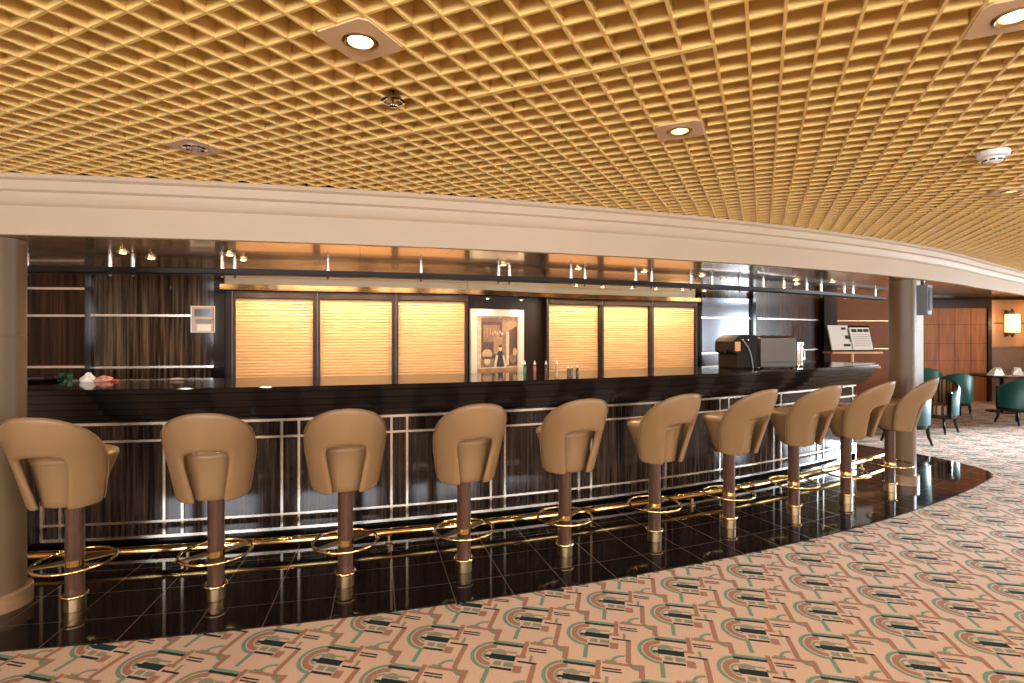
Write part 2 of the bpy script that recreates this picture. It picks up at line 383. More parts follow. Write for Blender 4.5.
# back wall of the bar: bays along a bent line
BW = [(-6.4, 5.02), (-4.14, 5.22), (-2.95, 5.42), (-.52, 6.10), (.40, 6.72), (2.64, 7.70), (2.75, 7.75), (3.70, 8.18), (3.78, 8.22), (5.58, 9.57)]
def seg_frame(p, q):
    d = Vector((q[0]-p[0], q[1]-p[1])); L = d.length; return L, math.atan2(d.y, d.x)
def bay(p, q, z0, z1, off, th, mat, name, kind='s', mb=None):
    """flat slab along p-q, its front 'off' metres in front of the line"""
    L, a = seg_frame(p, q); n = (math.sin(a), -math.cos(a)); cx = (p[0]+q[0])/2+n[0]*(off-th/2); cy = (p[1]+q[1])/2+n[1]*(off-th/2)
    m = mb or MB(); m.box((cx, cy, (z0+z1)/2), (L, th, z1-z0), a)
    if mb: return None
    return struct(m.build(name, mat))
def pt(p, q, t): return (p[0]+(q[0]-p[0])*t, p[1]+(q[1]-p[1])*t)
for i in range(len(BW)-1):
    mt = {0: 'zebra_dark', 1: 'zebra', 2: 'darkframe', 3: 'darkframe', 4: 'darkframe', 5: 'darkframe', 6: 'zebra', 7: 'darkframe', 8: 'zebra_dark'}[i]
    bay(BW[i], BW[i+1], 0, ZS+.02, 0, .12, M[mt], 'wall_back')
# reflecting black glass panel
M['mirrorpanel'] = plain('smoked_mirror_panel', (.26, .29, .34), .12, 1, var=.05)
bay(pt(BW[6], BW[7], .02), pt(BW[6], BW[7], .98), .9, 2.14, .02, .02, M['mirrorpanel'], 'wall_back')
# metal strips
tr = MB()
for p, q, zs in ((BW[0], BW[1], (1.80, 1.30, 2.065)), (BW[1], pt(BW[1], BW[2], .93), (1.805, 1.29)), (BW[6], BW[7], (1.845, 1.325)), (BW[8], pt(BW[8], BW[9], .95), (1.845, 1.325))):
    for z in zs: bay(p, q, z-.011, z+.011, .03, .03, None, '', mb=tr)
struct(tr.build('trim_1', M['silver']))
tr = MB()
for p in (BW[1], (pt(BW[1], BW[2], .96)), BW[2], pt(BW[5], BW[6], .5), BW[7]):
    tr.box((p[0], p[1]-.02, 1.1), (.05, .10, 2.2), .3)
struct(tr.build('trim_2', M['black']))
pe = BW[9]
struct(MB().box((pe[0]+.03, pe[1]-.01, 1.1), (.10, .16, 2.2), .42).build('trim_3', M['chrome']))
struct(MB().box((pe[0]-.1, pe[1]+.6, 1.1), (.12, 1.1, 2.2), -.2).build('wall_back', M['darkframe']))
struct(MB().box((5.6, 10.2, 1.1), (.12, 1.6, 2.2), -.0).build('wall_back', M['darkframe']))
# cream header + brass canopy over the shutters
cn = MB(); cr = MB(); hd = MB()
for i in (2, 3, 4):
    p, q = BW[i], BW[i+1]
    bay(p, q, 2.12, 2.20, .03, .03, None, '', mb=cr)
struct(cr.build('trim_4', M['cream']))
cpath = []
pp = [BW[2]]+[pt(BW[2], BW[3], .5), BW[3], pt(BW[3], BW[4], .5), BW[4], pt(BW[4], BW[5], .5), BW[5]]
for i, p in enumerate(pp):
    a, b_ = pp[max(i-1, 0)], pp[min(i+1, len(pp)-1)]; d = Vector((b_[0]-a[0], b_[1]-a[1])).normalized(); cpath.append((p, (d.y, -d.x)))
canopy = MB().sweep(cpath, [(.0, 2.06), (.13, 2.055), (.15, 2.065), (.15, 2.12), (.0, 2.125)]).build('trim_5', M['bronze'], None, 40); struct(canopy)

# ------------------------------------------------------------------ soffit, ceilings
a_end = 38.
SP = arc(18.17, -3.2, a_end, 60)
p0 = polar(18.17, a_end); sl = .72; ln = math.hypot(1, sl)
n0 = SP[-1][1]; n1 = (sl/ln, -1/ln)
SP += [((p0[0]+t, p0[1]+sl*t), n1) for t in (.15, 2.0, 4.0, XR-p0[0]-.02)]
prof = [(0, ZS), (.004, ZS+.004), (.004, 2.365), (.018, 2.378), (.024, 2.385), (.03, 2.44), (.048, 2.452), (.055, 2.50), (.075, 2.512), (.075, 2.535), (-.035, 2.535), (-.035, ZS)]
struct(MB().sweep(SP, prof).build('trim_6', M['soffit'], None, 35))
front = [p for p, n in SP]
# low mirrored ceiling over the bar, higher one over the lounge beyond it
fi = [i for i, p in enumerate(front) if p[0] < 4.55][-1]
goldA = front[:fi+1]+[(8.30, 11.0), (8.30, YF), (XL, YF), (XL, front[0][1])]
goldB = front[fi:]+[(XR, YF), (8.30, YF), (8.30, 11.0)]
ZH = 2.45
struct(MB().prism(goldA, ZS+.001, ZS+.03).build('ceiling', M['gold']))
struct(MB().prism(goldB, ZH+.001, ZH+.03).build('ceiling', M['gold']))
q0 = front[fi]; q1 = (8.30, 11.0); L_ = math.hypot(q1[0]-q0[0], q1[1]-q0[1])
struct(MB().box(((q0[0]+q1[0])/2, (q0[1]+q1[1])/2, (ZS+ZH)/2+.015), (L_-.06, .03, ZH-ZS+.02), math.atan2(q1[1]-q0[1], q1[0]-q0[0])).box((8.30, 11.75, (ZS+ZH)/2+.015), (.03, 1.48, ZH-ZS+.02)).build('trim_7', M['offwall']))
struct(MB().box(((XL+XR)/2, (YB+YF)/2, ZC+.12), (XR-XL+.4, YF-YB+.4, .06)).build('ceiling', M['plenum']))
# egg-crate grid
tA = math.radians(25.3); U1 = Vector((math.sin(tA), math.cos(tA))); U2 = Vector((math.cos(tA), -math.sin(tA)))
PITCH = .0967; PH1 = .058; PH2 = 1.6434; BH = .082
def outside(x, y):
    if not (XL+.02 < x < XR-.02 and YB+.02 < y < YF-.02): return False
    a = math.degrees(math.atan2(x-CX, CY-y))
    if a < a_end: return math.hypot(x-CX, CY-y) > 18.20
    return y < p0[1]+sl*(x-p0[0])-.04
# lamp plates replace 2 x 2 cells; centre snapped onto a crossing
def snap(x, y):
    u = x*U2.x+y*U2.y; v = x*U1.x+y*U1.y
    u = PH1+round((u-PH1)/PITCH)*PITCH; v = PH2+round((v-PH2)/PITCH)*PITCH
    return (U2.x*u+U1.x*v, U2.y*u+U1.y*v)
PLATES = [snap(-.505, 1.62), snap(.7216, 2.332), snap(1.43, 1.46), snap(-1.53, 2.577), snap(3.16, 3.33)]
OFFSCREEN = [snap(x, y) for x, y in ((-2.6, 1.2), (-1.0, -.6), (1.6, -.8), (3.6, 1.2), (5.4, 3.0), (5.2, -.6), (7.6, 1.6), (8.2, 5.2), (-3.8, -.8), (10.4, 4.0), (10.6, 8.2))]
PL = PLATES+OFFSCREEN
gb = MB()
def strip(fixed, along, fixdir, phase_off, th=.0095, z0=ZC, h=BH):
    z0 += phase_off; h -= phase_off
    s = -8.; run = None; N_ = int(26/.04)
    def flush(a, b):
        if b-a < .05: return
        mid = fixdir*fixed+along*((a+b)/2); L = b-a
        hx = along*(L/2); t0 = fixdir*(th/2); t1 = fixdir*(th*.25)
        vs = []
        for z, t in ((z0, t0), (z0+h, t1)):
            for sx, st in ((-1, -1), (1, -1), (1, 1), (-1, 1)):
                v = mid+hx*sx+t*st; vs.append((v.x, v.y, z))
        gb.add(vs, [(3, 2, 1, 0), (4, 5, 6, 7), (0, 1, 5, 4), (1, 2, 6, 5), (2, 3, 7, 6), (3, 0, 4, 7)])
    start = None
    for i in range(N_+1):
        c = -8.+i*.04; p = fixdir*fixed+along*c
        ok = outside(p.x, p.y)
        if ok:
            for q in PL:
                r = Vector((p.x-q[0], p.y-q[1]))
                if abs(r.dot(U1)) < PITCH*.985 and abs(r.dot(U2)) < PITCH*.985: ok = False; break
        if ok and start is None: start = c
        if not ok and start is not None: flush(start-.012, c-.04+.012); start = None
    if start is not None: flush(start, -8.+N_*.04)
for k in range(-130, 170):
    strip(PH1+k*PITCH, U1, U2, 0)
    strip(PH2+k*PITCH, U2, U1, .0012)
# wider joint strips between grid panels
def joint(pa, pb, w=.03):
    L, a = seg_frame(pa, pb); gb.box(((pa[0]+pb[0])/2, (pa[1]+pb[1])/2, ZC+.012), (L, w, .028), a)
def onrow(x, y, lu0, lu1):
    q = snap(x, y); q = (q[0]+U1.x*0, q[1]); joint((q[0]+U2.x*lu0, q[1]+U2.y*lu0), (q[0]+U2.x*lu1, q[1]+U2.y*lu1), .022)
onrow(.10, 1.92, -.29, .58); onrow(-.40, 2.32, -.40, .40)
grid = struct(gb.build('ceiling', M['grid']))

def downlight(q, label, lit=True, energy=32, group='square plate downlights in the grid ceiling'):
    t = thing('recessed_downlight', label, 'ceiling light', (q[0], q[1], ZC), -tA, group)
    w = PITCH*.99
    n = 28; pl = MB(); vs = []; R0 = .045                      # square plate with a round hole
    for z in (-.004, .006):
        for k in range(n):
            a = 2*PI*k/n; c, s_ = math.cos(a), math.sin(a); m_ = w/max(abs(c), abs(s_)); vs.append((c*m_, s_*m_, z))
        for k in range(n):
            a = 2*PI*k/n; vs.append((R0*math.cos(a), R0*math.sin(a), z))
    fs = []
    for k in range(n):
        j = (k+1) % n
        fs += [(k, j, n+j, n+k), (2*n+k, 3*n+k, 3*n+j, 2*n+j), (k, 2*n+k, 2*n+j, j), (n+k, n+j, 3*n+j, 3*n+k)]
    pl.add(vs, fs); pl.build('plate', M['gridplate'], t)
    MB().lathe([(.046, -.010), (.054, -.007), (.054, -.003), (.044, .0), (.038, .035), (.034, .035), (.038, -.004), (.046, -.010)], n=28).build('trim_ring', M['brass_br'] if lit else M['chrome'], t, 40)
    MB().lathe([(.0, .006), (.016, .007), (.028, .012), (.034, .022), (.034, .034), (0, .036)], n=20).build('bulb', M['bulb'] if lit else M['unlit'], t, 60)
    if lit: spot('downlight_beam', (0, 0, -.012), energy, (1, .72, .42), 130, .7, t)
    return t
labs = ['lit downlight in a square plate at the ceiling, nearest, upper left of centre', 'lit downlight plate in the grid ceiling right of centre above the soffit',
        'lit downlight plate cut by the top right corner of the photo', 'unlit downlight plate in the grid ceiling near the left end of the soffit', 'lit downlight at the right edge below the smoke detector']
for q, l, lit in zip(PLATES, labs, (1, 1, 1, 0, 1)): downlight(q, l, lit)
for i, q in enumerate(OFFSCREEN): downlight(q, 'lit downlight in the grid ceiling outside the photo, over the carpet', True, 32)
# chrome eyeball fitting without plate
q = (-.455, 2.03)
t = thing('chrome_sprinkler', 'small round chrome sprinkler set in a cell of the ceiling grid', 'sprinkler', (q[0], q[1], ZC))
MB().lathe([(.036, -.004), (.046, -.002), (.046, .004), (.034, .006), (.030, .03), (.028, .03), (.030, -.002), (.036, -.004)], n=28).build('rim', M['chrome'], t, 40)
MB().lathe([(.0, -.022), (.016, -.021), (.017, -.018), (.006, -.016), (.006, .03), (0, .03)], n=16).build('nozzle', M['chrome'], t, 40)
# smoke detector
q = (2.36, 2.60)
t = thing('smoke_detector', 'round white smoke detector with dark slots under the grid ceiling', 'smoke detector', (q[0], q[1], ZC))
MB().lathe([(.064, 0), (.066, -.012), (.062, -.026), (.050, -.032), (0, -.033)][::-1], n=36).build('base', M['white'], t, 40)
MB().lathe([(0, -.056), (.026, -.055), (.038, -.048), (.043, -.033), (.043, -.030), (0, -.030)], n=32).build('cap', M['white'], t, 50)
v_ = MB()
for k in range(8):
    a = 2*PI*k/8; v_.box((.0385*math.cos(a), .0385*math.sin(a), -.045), (.006, .020, .006), a)
v_.build('vent_slot', M['blackmatte'], t)

# ------------------------------------------------------------------ columns
def column(x, y, r, label):
    t = thing('round_column', label, 'column', (x, y, 0))
    MB().lathe([(r, .11), (r, 1.62), (r-.002, 1.622), (r-.002, 1.626), (r, 1.628), (r, ZS-.002)], n=48).build('shaft', M['column'], t, 30)
    MB().lathe([(r+.03, .008), (r+.03, .105), (r+.022, .112), (r-.01, .112)], n=48).build('base_ring', M['colbase'], t, 30)
column(-3.075, 3.17, .13, 'round beige brown column at the left edge beside the first stool')
column(4.235, 5.75, .122, 'round beige column at the right end of the bar behind the stools')

# ------------------------------------------------------------------ the bar
bar = thing('bar_counter', 'long curved black bar counter with metal strip grid front and brass foot rail', 'bar counter', (CX+17.2*math.sin(math.radians(20)), CY-17.2*math.cos(math.radians(20)), .008))
bl = Vector(bar.location)
def barpart(mb, name, mat, **k):
    mb.v = [(v[0]-bl.x, v[1]-bl.y, v[2]-bl.z) for v in mb.v]; return mb.build(name, mat, bar, **k)
A0, A1 = 2.6, 34.3
RF = 17.22
ZT = 1.238
barpart(MB().sweep(arc(0+RF, A0, A1+.15, 80), [(.24, ZT-.042), (.25, ZT-.036), (.25, ZT-.006), (.244, ZT), (-.60, ZT), (-.60, ZT-.042)]), 'countertop', M['black'], smooth=35)
mp = [(0.0, ZT-.043), (.218, ZT-.043), (.218, ZT-.098), (.214, ZT-.102), (.190, ZT-.102), (.190, ZT-.150), (.186, ZT-.154), (.152, ZT-.154), (.152, ZT-.198), (.148, ZT-.202), (.108, ZT-.202), (.108, ZT-.236), (.104, ZT-.240), (.03, ZT-.240), (.03, ZT-.262), (0, ZT-.262)]
barpart(MB().sweep(arc(RF, A0, A1, 80), mp), 'moulding', M['black'], smooth=30)
barpart(MB().sweep(arc(RF, A0, A1, 80), [(0, .085), (0, .975), (-.05, .975), (-.05, .085)]), 'front_panel', M['barwood'], smooth=30)
barpart(MB().sweep(arc(RF, A0, A1, 60), [(-.03, .0), (-.03, .085), (-.10, .085), (-.10, .0)]), 'plinth', M['black'], smooth=30)
# body + rear side and end
barpart(MB().sweep(arc(RF, A0, A1-.1, 60), [(-.06, .0), (-.06, ZT-.05), (-.56, ZT-.05), (-.56, .0)]), 'carcass', M['blackmatte'], smooth=30)
pe_ = polar(RF, A1); ra = math.radians(A1)
e_ = MB(); mid = polar(RF-.28, A1+.08); e_.box((mid[0], mid[1], .58), (.02, .56, 1.16), ra); barpart(e_, 'end_panel', M['barwood'])
# metal strips
hs = MB()
for z, w in ((.953, .020), (.823, .018), (.212, .018), (.100, .022)):
    hs.sweep(arc(RF, 6.12, A1-.02, 70), [(0, z-w/2), (.008, z-w/2), (.008, z+w/2), (0, z+w/2)])
barpart(hs, 'horizontal_strips', M['silver'], smooth=30)
k = 0; first = 6.12
while first+2.79*k < A1+.4:
    for off in (0, .42):
        a = first+2.79*k+off
        if a > A1+.1: continue
        if a > A1-.05: a = A1-.06
        vs = MB(); vs.sweep(arc(RF, a-.032, a+.032, 1), [(0, .09), (.010, .09), (.010, .963), (0, .963)]); barpart(vs, 'vertical_strip', M['silver'])
    k += 1
# small squares on the end panel
es = MB()
for z in (.953, .823, .212, .100):
    mid = polar(RF-.28, A1+.12); es.box((mid[0], mid[1], z), (.012, .56, .02), ra)
for rr in (.02, .12, .44, .54):
    mid = polar(RF-rr, A1+.12); es.box((mid[0], mid[1], .53), (.012, .02, .86), ra)
barpart(es, 'end_strips', M['silver'])
# brass foot rail
fr_ = MB().tube([(*p, .098) for p, n in arc(RF+.27, 3.0, A1+.6, 90)], .031, 16); rail = barpart(fr_, 'foot_rail', M['brass'], smooth=60)
for k in range(7):
    a = 5.2+k*4.6; b_ = MB()
    p = polar(RF+.27, a); q_ = polar(RF-.04, a); b_.tube([(p[0], p[1], .098), (p[0], p[1], .008)], .011, 8); b_.lathe([(.03, .008), (.03, .014), (.012, .02)], (p[0], p[1], 0), 16)
    barpart(b_, 'rail_bracket', M['brass_br'], smooth=40)

# ------------------------------------------------------------------ stools
def contour(pts, n):
    """even resample of a mirrored half outline"""
    full = [(-a, z) for a, z in pts]+[(a, z) for a, z in reversed(pts[:-1])]
    P = [Vector((a*.0042, z)) for a, z in full]; L = [0]
    for i in range(1, len(P)): L.append(L[-1]+(P[i]-P[i-1]).length)
    out = []
    for k in range(n+1):
        s_ = L[-1]*k/n; i = 0
        while i < len(L)-2 and L[i+1] < s_: i += 1
        f = (s_-L[i])/(L[i+1]-L[i]); v = P[i].lerp(P[i+1], f); out.append((v.x/.0042, v.y))
    return out
def make_stool(loc, rz, label):
    t = thing('bar_stool', label, 'bar stool', loc, rz, 'tan bar stools along the bar')
    # base
    bs = MB().lathe([(.052, .0), (.054, .002), (.054, .078), (.050, .080), (0, .080)][::-1], n=32).build('base_sleeve', M['brass_br'], t, 40)
    MB().ring((0, 0, .086), .058, .010, 36, 10).build('base_ring', M['brass'], bs, 60)
    MB().lathe([(.047, .079), (.047, .645)], n=32).build('pole', M['pole'], t, 40)
    co = MB().lathe([(.047, .262), (.053, .264), (.053, .300), (.047, .302)], n=32).build('collar', M['brass'], t, 40)
    fr = MB().ring((0, 0, .285), .200, .0095, 56, 10).build('foot_ring', M['brass'], t, 60)
    for sgn in (0, 1):
        a = math.radians(28)+sgn*PI; c, s_ = math.cos(a), math.sin(a)
        pts = [(.045, -.035), (.195, -.016), (.195, .016), (.045, .035)]
        sp = MB().prism([(x*c-y*s_, x*s_+y*c) for x, y in pts], .281, .288).build('spoke', M['brass_br'], fr)
    # seat drum
    oy = .004
    sm_ = MB().lathe([(.0, .645), (.128, .645), (.137, .652), (.147, .69), (.174, .79), (.198, .865), (.205, .890), (.207, .898)], (0, oy, 0), 48)
    sm_.v = [(x, y-.034*max(0, 1-(z-.645)/.22), z) for x, y, z in sm_.v]
    st = sm_.build('seat', M['leather'], t, 50)
    MB().lathe([(.207, .899), (.210, .906), (.208, .920), (.192, .932), (.14, .939), (0, .943)], (0, oy, 0), 48).build('cushion_top', M['leather'], st, 60)
    MB().ring((0, oy, .8995), .2075, .0035, 48, 6).build('piping', M['leather_dk'], st, 60)
    MB().lathe([(.09, .632), (.09, .645), (.0, .645)], n=24).build('seat_plate', M['blackmatte'], t, 40)
    # wrap-around back with a cut-out arch
    outer = [(74, .645), (76, .70), (77, .78), (77, .85), (75, .915), (70, .985), (61, 1.055), (48, 1.120), (33, 1.166), (17, 1.192), (0, 1.198)]
    inner = [(23, .640), (24.5, .70), (27, .78), (29.5, .86), (30, .905), (28, .936), (22, .952), (11, .961), (0, .963)]
    n = 56; O = contour(outer, n); I_ = contour(inner, n)
    W = [0, .035, .10, .25, .45, .65, .85, .95, 1.]; TH = .036
    dep = [TH/2, .006, 0, 0, 0, 0, 0, .005, TH/2]
    vs = []; fs = []; m = 0
    def P3(a, z, d):
        u = (z-.64)/.5; r = .206+.074*min(1, max(0, u*1.15))-d; off = .016+.098*max(0, u)**1.15
        # the wings lean back less than the top
        off *= .45+.55*max(0, math.cos(math.radians(a)))
        a_ = math.radians(a); return (r*math.sin(a_), -r*math.cos(a_)-off, z)
    for k in range(n+1):
        ring = [(w, d) for w, d in zip(W, dep)]+[(w, TH-d) for w, d in list(zip(W, dep))[::-1][1:-1]]
        m = len(ring)
        for w, d in ring:
            a = I_[k][0]*(1-w)+O[k][0]*w; z = I_[k][1]*(1-w)+O[k][1]*w; vs.append(P3(a, z, d))
    for k in range(n):
        for i in range(m): fs.append((k*m+i, k*m+(i+1) % m, (k+1)*m+(i+1) % m, (k+1)*m+i))
    fs += [tuple(range(m)), tuple(reversed([n*m+i for i in range(m)]))]
    bk = MB().add(vs, fs).build('backrest', M['leather'], t, 50, 0, 1)
    pp_ = [P3(I_[k][0]*.03+O[k][0]*.97, I_[k][1]*.03+O[k][1]*.97, .004) for k in range(1, n)]
    MB().tube(pp_, .0035, 6).build('piping', M['leather_dk'], bk, 60)
    return t
STOOLS = [(-2.586, 3.136), (-1.82, 3.26), (-1.078, 3.43), (-.33, 3.635), (.388, 3.89), (1.12, 4.165), (1.82, 4.445), (2.53, 4.76), (3.20, 5.08), (3.885, 5.45)]
slab = ['tan leather bar stool standing beside the left column, leftmost of the row', 'tan bar stool second from the left column, below the wall screen',
        'tan bar stool third from the left column, in front of the leftmost shutters', 'tan bar stool fourth from the left, below the framed photograph',
        'tan bar stool fifth from the left, standing just below the small bottles', 'tan bar stool sixth from the left, below the shutters right of the photograph',
        'tan bar stool seventh from the left, below the mirror panel and black coffee machine', 'tan bar stool eighth from the left, third counting from the right column',
        'tan bar stool second from the right, just left of the stool at the column', 'tan bar stool overlapping the right column, rightmost of the row']
YAW = [0, 7, 5, 5, 0, 4, 6, 0, 5, 13]        # each seat swivelled a little
base = None
for (x, y), l in zip(STOOLS, slab):
    a = math.atan2(x-CX, CY-y)+math.radians(YAW[len(slab)-len(STOOLS)+STOOLS.index((x, y))])
    if base is None: base = make_stool((x, y, .008), a, l)
    else: dup(base, (x, y, .008), a, l)

# ------------------------------------------------------------------ shutters
def shutter(p, q, label):
    L, a = seg_frame(p, q); t = thing('roller_shutter', label, 'roller shutter', ((p[0]+q[0])/2, (p[1]+q[1])/2, 1.0), a, 'slatted shutters on the back wall of the bar')
    # local: x along, -y out of the wall
    z1 = .985; n = int(z1/.03); vs = []; fs = []; w = L/2-.035
    prof = []
    for i in range(n):
        z = i*z1/n; dz = z1/n
        prof += [(-.030, z+.002), (-.040, z+.006), (-.042, z+dz*.5), (-.038, z+dz*.9), (-.030, z+dz-.001)]
    for y, z in prof: vs += [(-w, y, z), (w, y, z)]
    for i in range(len(prof)-1): fs.append((2*i, 2*i+1, 2*i+3, 2*i+2))
    k0 = len(vs); vs += [(-w, -.01, 0), (w, -.01, 0), (-w, -.01, z1), (w, -.01, z1)]
    fs.append((k0, k0+2, k0+3, k0+1))
    MB().add(vs, fs).build('slat_curtain', M['shutter'], t)
    for s_ in (-1, 1):
        g = MB().box((s_*(L/2-.0185), -.045, .5), (.033, .07, 1.12)).build('side_guide', M['darkframe'], t)
        if s_ < 0: MB().box((s_*(L/2-.0185)-.009, -.0825, .5), (.007, .006, 1.12)).build('bright_edge', M['steel'], g)
    MB().box((0, -.05, 1.035), (L-.07, .08, .095)).build('header_box', M['darkframe'], t, None, .004)
    MB().box((0, -.048, -.02), (L-.07, .03, .04)).build('bottom_rail', M['darkframe'], t)
A_, B_ = BW[2], BW[3]
x0t = lambda t0, t1, s: (pt(*s, t0), pt(*s, t1))
sL = (( -2.865, 5.444), B_)
for k, l in enumerate(('lit pale slatted shutter nearest the wall screen, leftmost', 'lit pale slatted shutter second from the left, middle of the left three', 'lit pale slatted shutter just left of the framed photograph')):
    shutter(pt(*sL, k/3), pt(*sL, (k+1)/3), l)
sR = (BW[4], BW[5])
for k, l in enumerate(('lit slatted shutter right of the framed photograph, behind the bottles', 'lit slatted shutter in the middle of the right three', 'lit slatted shutter nearest the mirror panel, rightmost')):
    shutter(pt(*sR, k/3), pt(*sR, (k+1)/3), l)

# framed photograph in the bay between the shutters
L, a = seg_frame(BW[3], BW[4]); c = pt(BW[3], BW[4], .355)
fp = thing('framed_photograph', 'large framed sepia photograph of a bartender leaning over a bar', 'picture', (c[0]+math.sin(a)*.02, c[1]-math.cos(a)*.02, 1.02), a)
fw, fh = .74, .885
f_ = MB(); f_.box((-fw/2+.04, -.02, fh/2), (.08, .04, fh)); f_.box((fw/2-.04, -.02, fh/2), (.08, .04, fh)); f_.box((0, -.02, fh-.04), (fw-.16, .04, .08)); f_.box((0, -.02, .03), (fw-.16, .04, .06))
M['frame'] = plain('cream_frame', (.86, .76, .56), .4, var=.03); f_.build('frame', M['frame'], fp)
SE = {'a': (.62, .38, .19), 'b': (.13, .055, .03), 'c': (.34, .17, .085), 'd': (.80, .56, .32), 'e': (.045, .03, .03), 'f': (.50, .26, .12)}
sm = [plain('sepia_'+k, v, .35, var=.25, sc=22) for k, v in SE.items()]
im = MB(); li = 0
def ip(pts, mi):
    global li
    li += 1; y = -.008-li*.0004; n = len(pts); im.add([(x, y, z) for x, z in pts], [tuple(range(n))], mi)
def ir(x0, x1, z0, z1, mi): ip([(x0, z0), (x1, z0), (x1, z1), (x0, z1)], mi)
def ie(cx, cz, rx, rz, mi, n=14): ip([(cx+rx*math.cos(2*PI*i/n), cz+rz*math.sin(2*PI*i/n)) for i in range(n)], mi)
ir(-.29, .29, .06, .84, 2); ir(-.29, .29, .78, .84, 0); ir(-.22, .07, .30, .74, 1); ir(-.19, .04, .50, .70, 2); ir(.15, .29, .22, .68, 1)
ip([(.08, .58), (.29, .70), (.29, .84), (.08, .80)], 5)
ir(-.27, -.22, .06, .84, 3); ir(.13, .17, .22, .62, 3); ir(-.05, .07, .36, .56, 5)
for k in range(5): ie(-.06+k*.032, .60+.015*(k % 2), .014, .022, 3)
for k in range(6): ir(-.185+k*.04, -.17+k*.04, .56, .66, 5)
ie(-.14, .36, .07, .06, 0); ie(-.14, .28, .045, .05, 3); ir(-.185, -.095, .30, .33, 1); ie(.22, .30, .05, .06, 2); ie(.25, .38, .03, .05, 0)
ip([(-.035, .20), (.115, .20), (.10, .33), (.06, .40), (.02, .40), (-.02, .33)], 4); ip([(-.02, .35), (-.05, .22), (-.02, .14), (.0, .15), (-.015, .22), (.01, .34)], 3); ip([(.09, .35), (.13, .22), (.11, .14), (.09, .15), (.095, .22), (.07, .34)], 3)
ie(.04, .425, .026, .036, 3); ie(.04, .452, .027, .018, 1)
ir(-.29, .29, .11, .20, 5); ir(-.29, .29, .19, .205, 3); ir(-.29, .29, .06, .12, 2); ir(-.20, -.12, .06, .12, 4); ir(.05, .16, .06, .12, 4); ir(-.27, -.23, .06, .12, 3)
im.build('printed_image', sm, fp)
MB().box((0, -.0045, .5*fh), (fw-.1, .006, fh-.08)).build('backing', M['darkframe'], fp)
for dx, l in ((-.20, 'small lit picture light over the left half of the framed photograph'), (.27, 'small lit picture light over the right half of the framed photograph')):
    n = (math.sin(a), -math.cos(a)); px = c[0]+math.cos(a)*dx+n[0]*.14; py = c[1]+math.sin(a)*dx+n[1]*.14
    t = thing('picture_light', l, 'spotlight', (px, py, 2.03), 0, 'picture lights under the canopy')
    MB().lathe([(.024, -.012), (.030, -.010), (.030, 0), (.020, 0)], n=20).build('ring', M['brass_br'], t, 40)
    MB().lathe([(0, -.014), (.014, -.012), (.02, -.004), (0, -.004)], n=16).build('bulb', M['bulb2'], t, 60)
    spot('picture_beam', (0, 0, -.02), 5, (1, .76, .48), 110, .6, t)

# downlights under the canopy washing each shutter (they show mirrored in the brass)
def wall_wash():
    k = 0
    names = ['leftmost shutter', 'second shutter from the left', 'shutter left of the framed photograph', 'shutter right of the framed photograph', 'middle shutter of the right three', 'rightmost shutter']
    for s in (sL, sR):
        L, a = seg_frame(*s); n = (math.sin(a), -math.cos(a))
        for j in range(3):
            for h, side in ((.27, 'left'), (.73, 'right')):
                p = pt(*s, (j+h)/3); px, py = p[0]+n[0]*.44, p[1]+n[1]*.44
                t = thing('ceiling_spotlight', 'small ceiling spotlight before the %s, %s half' % (names[k], side), 'spotlight', (px, py, ZS), 0, 'spotlights in the gold mirrored ceiling')
                MB().lathe([(.026, -.008), (.034, -.006), (.034, .0), (.022, .0)], n=20).build('ring', M['brass_br'], t, 40)
                MB().lathe([(0, -.012), (.015, -.010), (.022, -.002), (0, -.002)], n=16).build('bulb', M['bulb2'], t, 60)
                spot('spot_beam', (0, 0, -.02), 17, (1, .70, .40), 168, .35, t)
            k += 1
wall_wash()
# visible lamps nearer the soffit
CS = [(-2.71, 3.69, 'above the counter left of the wall screen, nearer one'), (-2.71, 3.98, 'above the counter left of the wall screen, farther one'), (-2.02, 3.79, 'above the left shutters, nearer of a pair'), (-2.06, 4.06, 'above the left shutters, farther of a pair'),
      (-.07, 4.36, 'above the framed photograph'), (.577, 4.63, 'above the small bottles'), (1.21, 4.86, 'above the right shutters'), (1.86, 5.20, 'above the rightmost shutter'),
      (2.24, 5.62, 'above the mirror panel'), (3.03, 5.66, 'above the dark veneer wall, nearer one'), (3.30, 6.15, 'above the dark veneer wall, farther one'), (3.55, 5.87, 'near the right column above the bar end')]
for x, y, l in CS:
    t = thing('ceiling_spotlight', 'lit spotlight in the gold ceiling '+l, 'spotlight', (x, y, ZS), 0, 'spotlights in the gold mirrored ceiling')
    MB().lathe([(.030, -.008), (.040, -.006), (.040, .0), (.026, .0)], n=20).build('ring', M['brass_br'], t, 40)
    MB().lathe([(0, -.012), (.018, -.010), (.026, -.002), (0, -.002)], n=16).build('bulb', M['bulb2'], t, 60)
    spot('spot_beam', (0, 0, -.02), 9, (1, .70, .38), 125, .8, t)

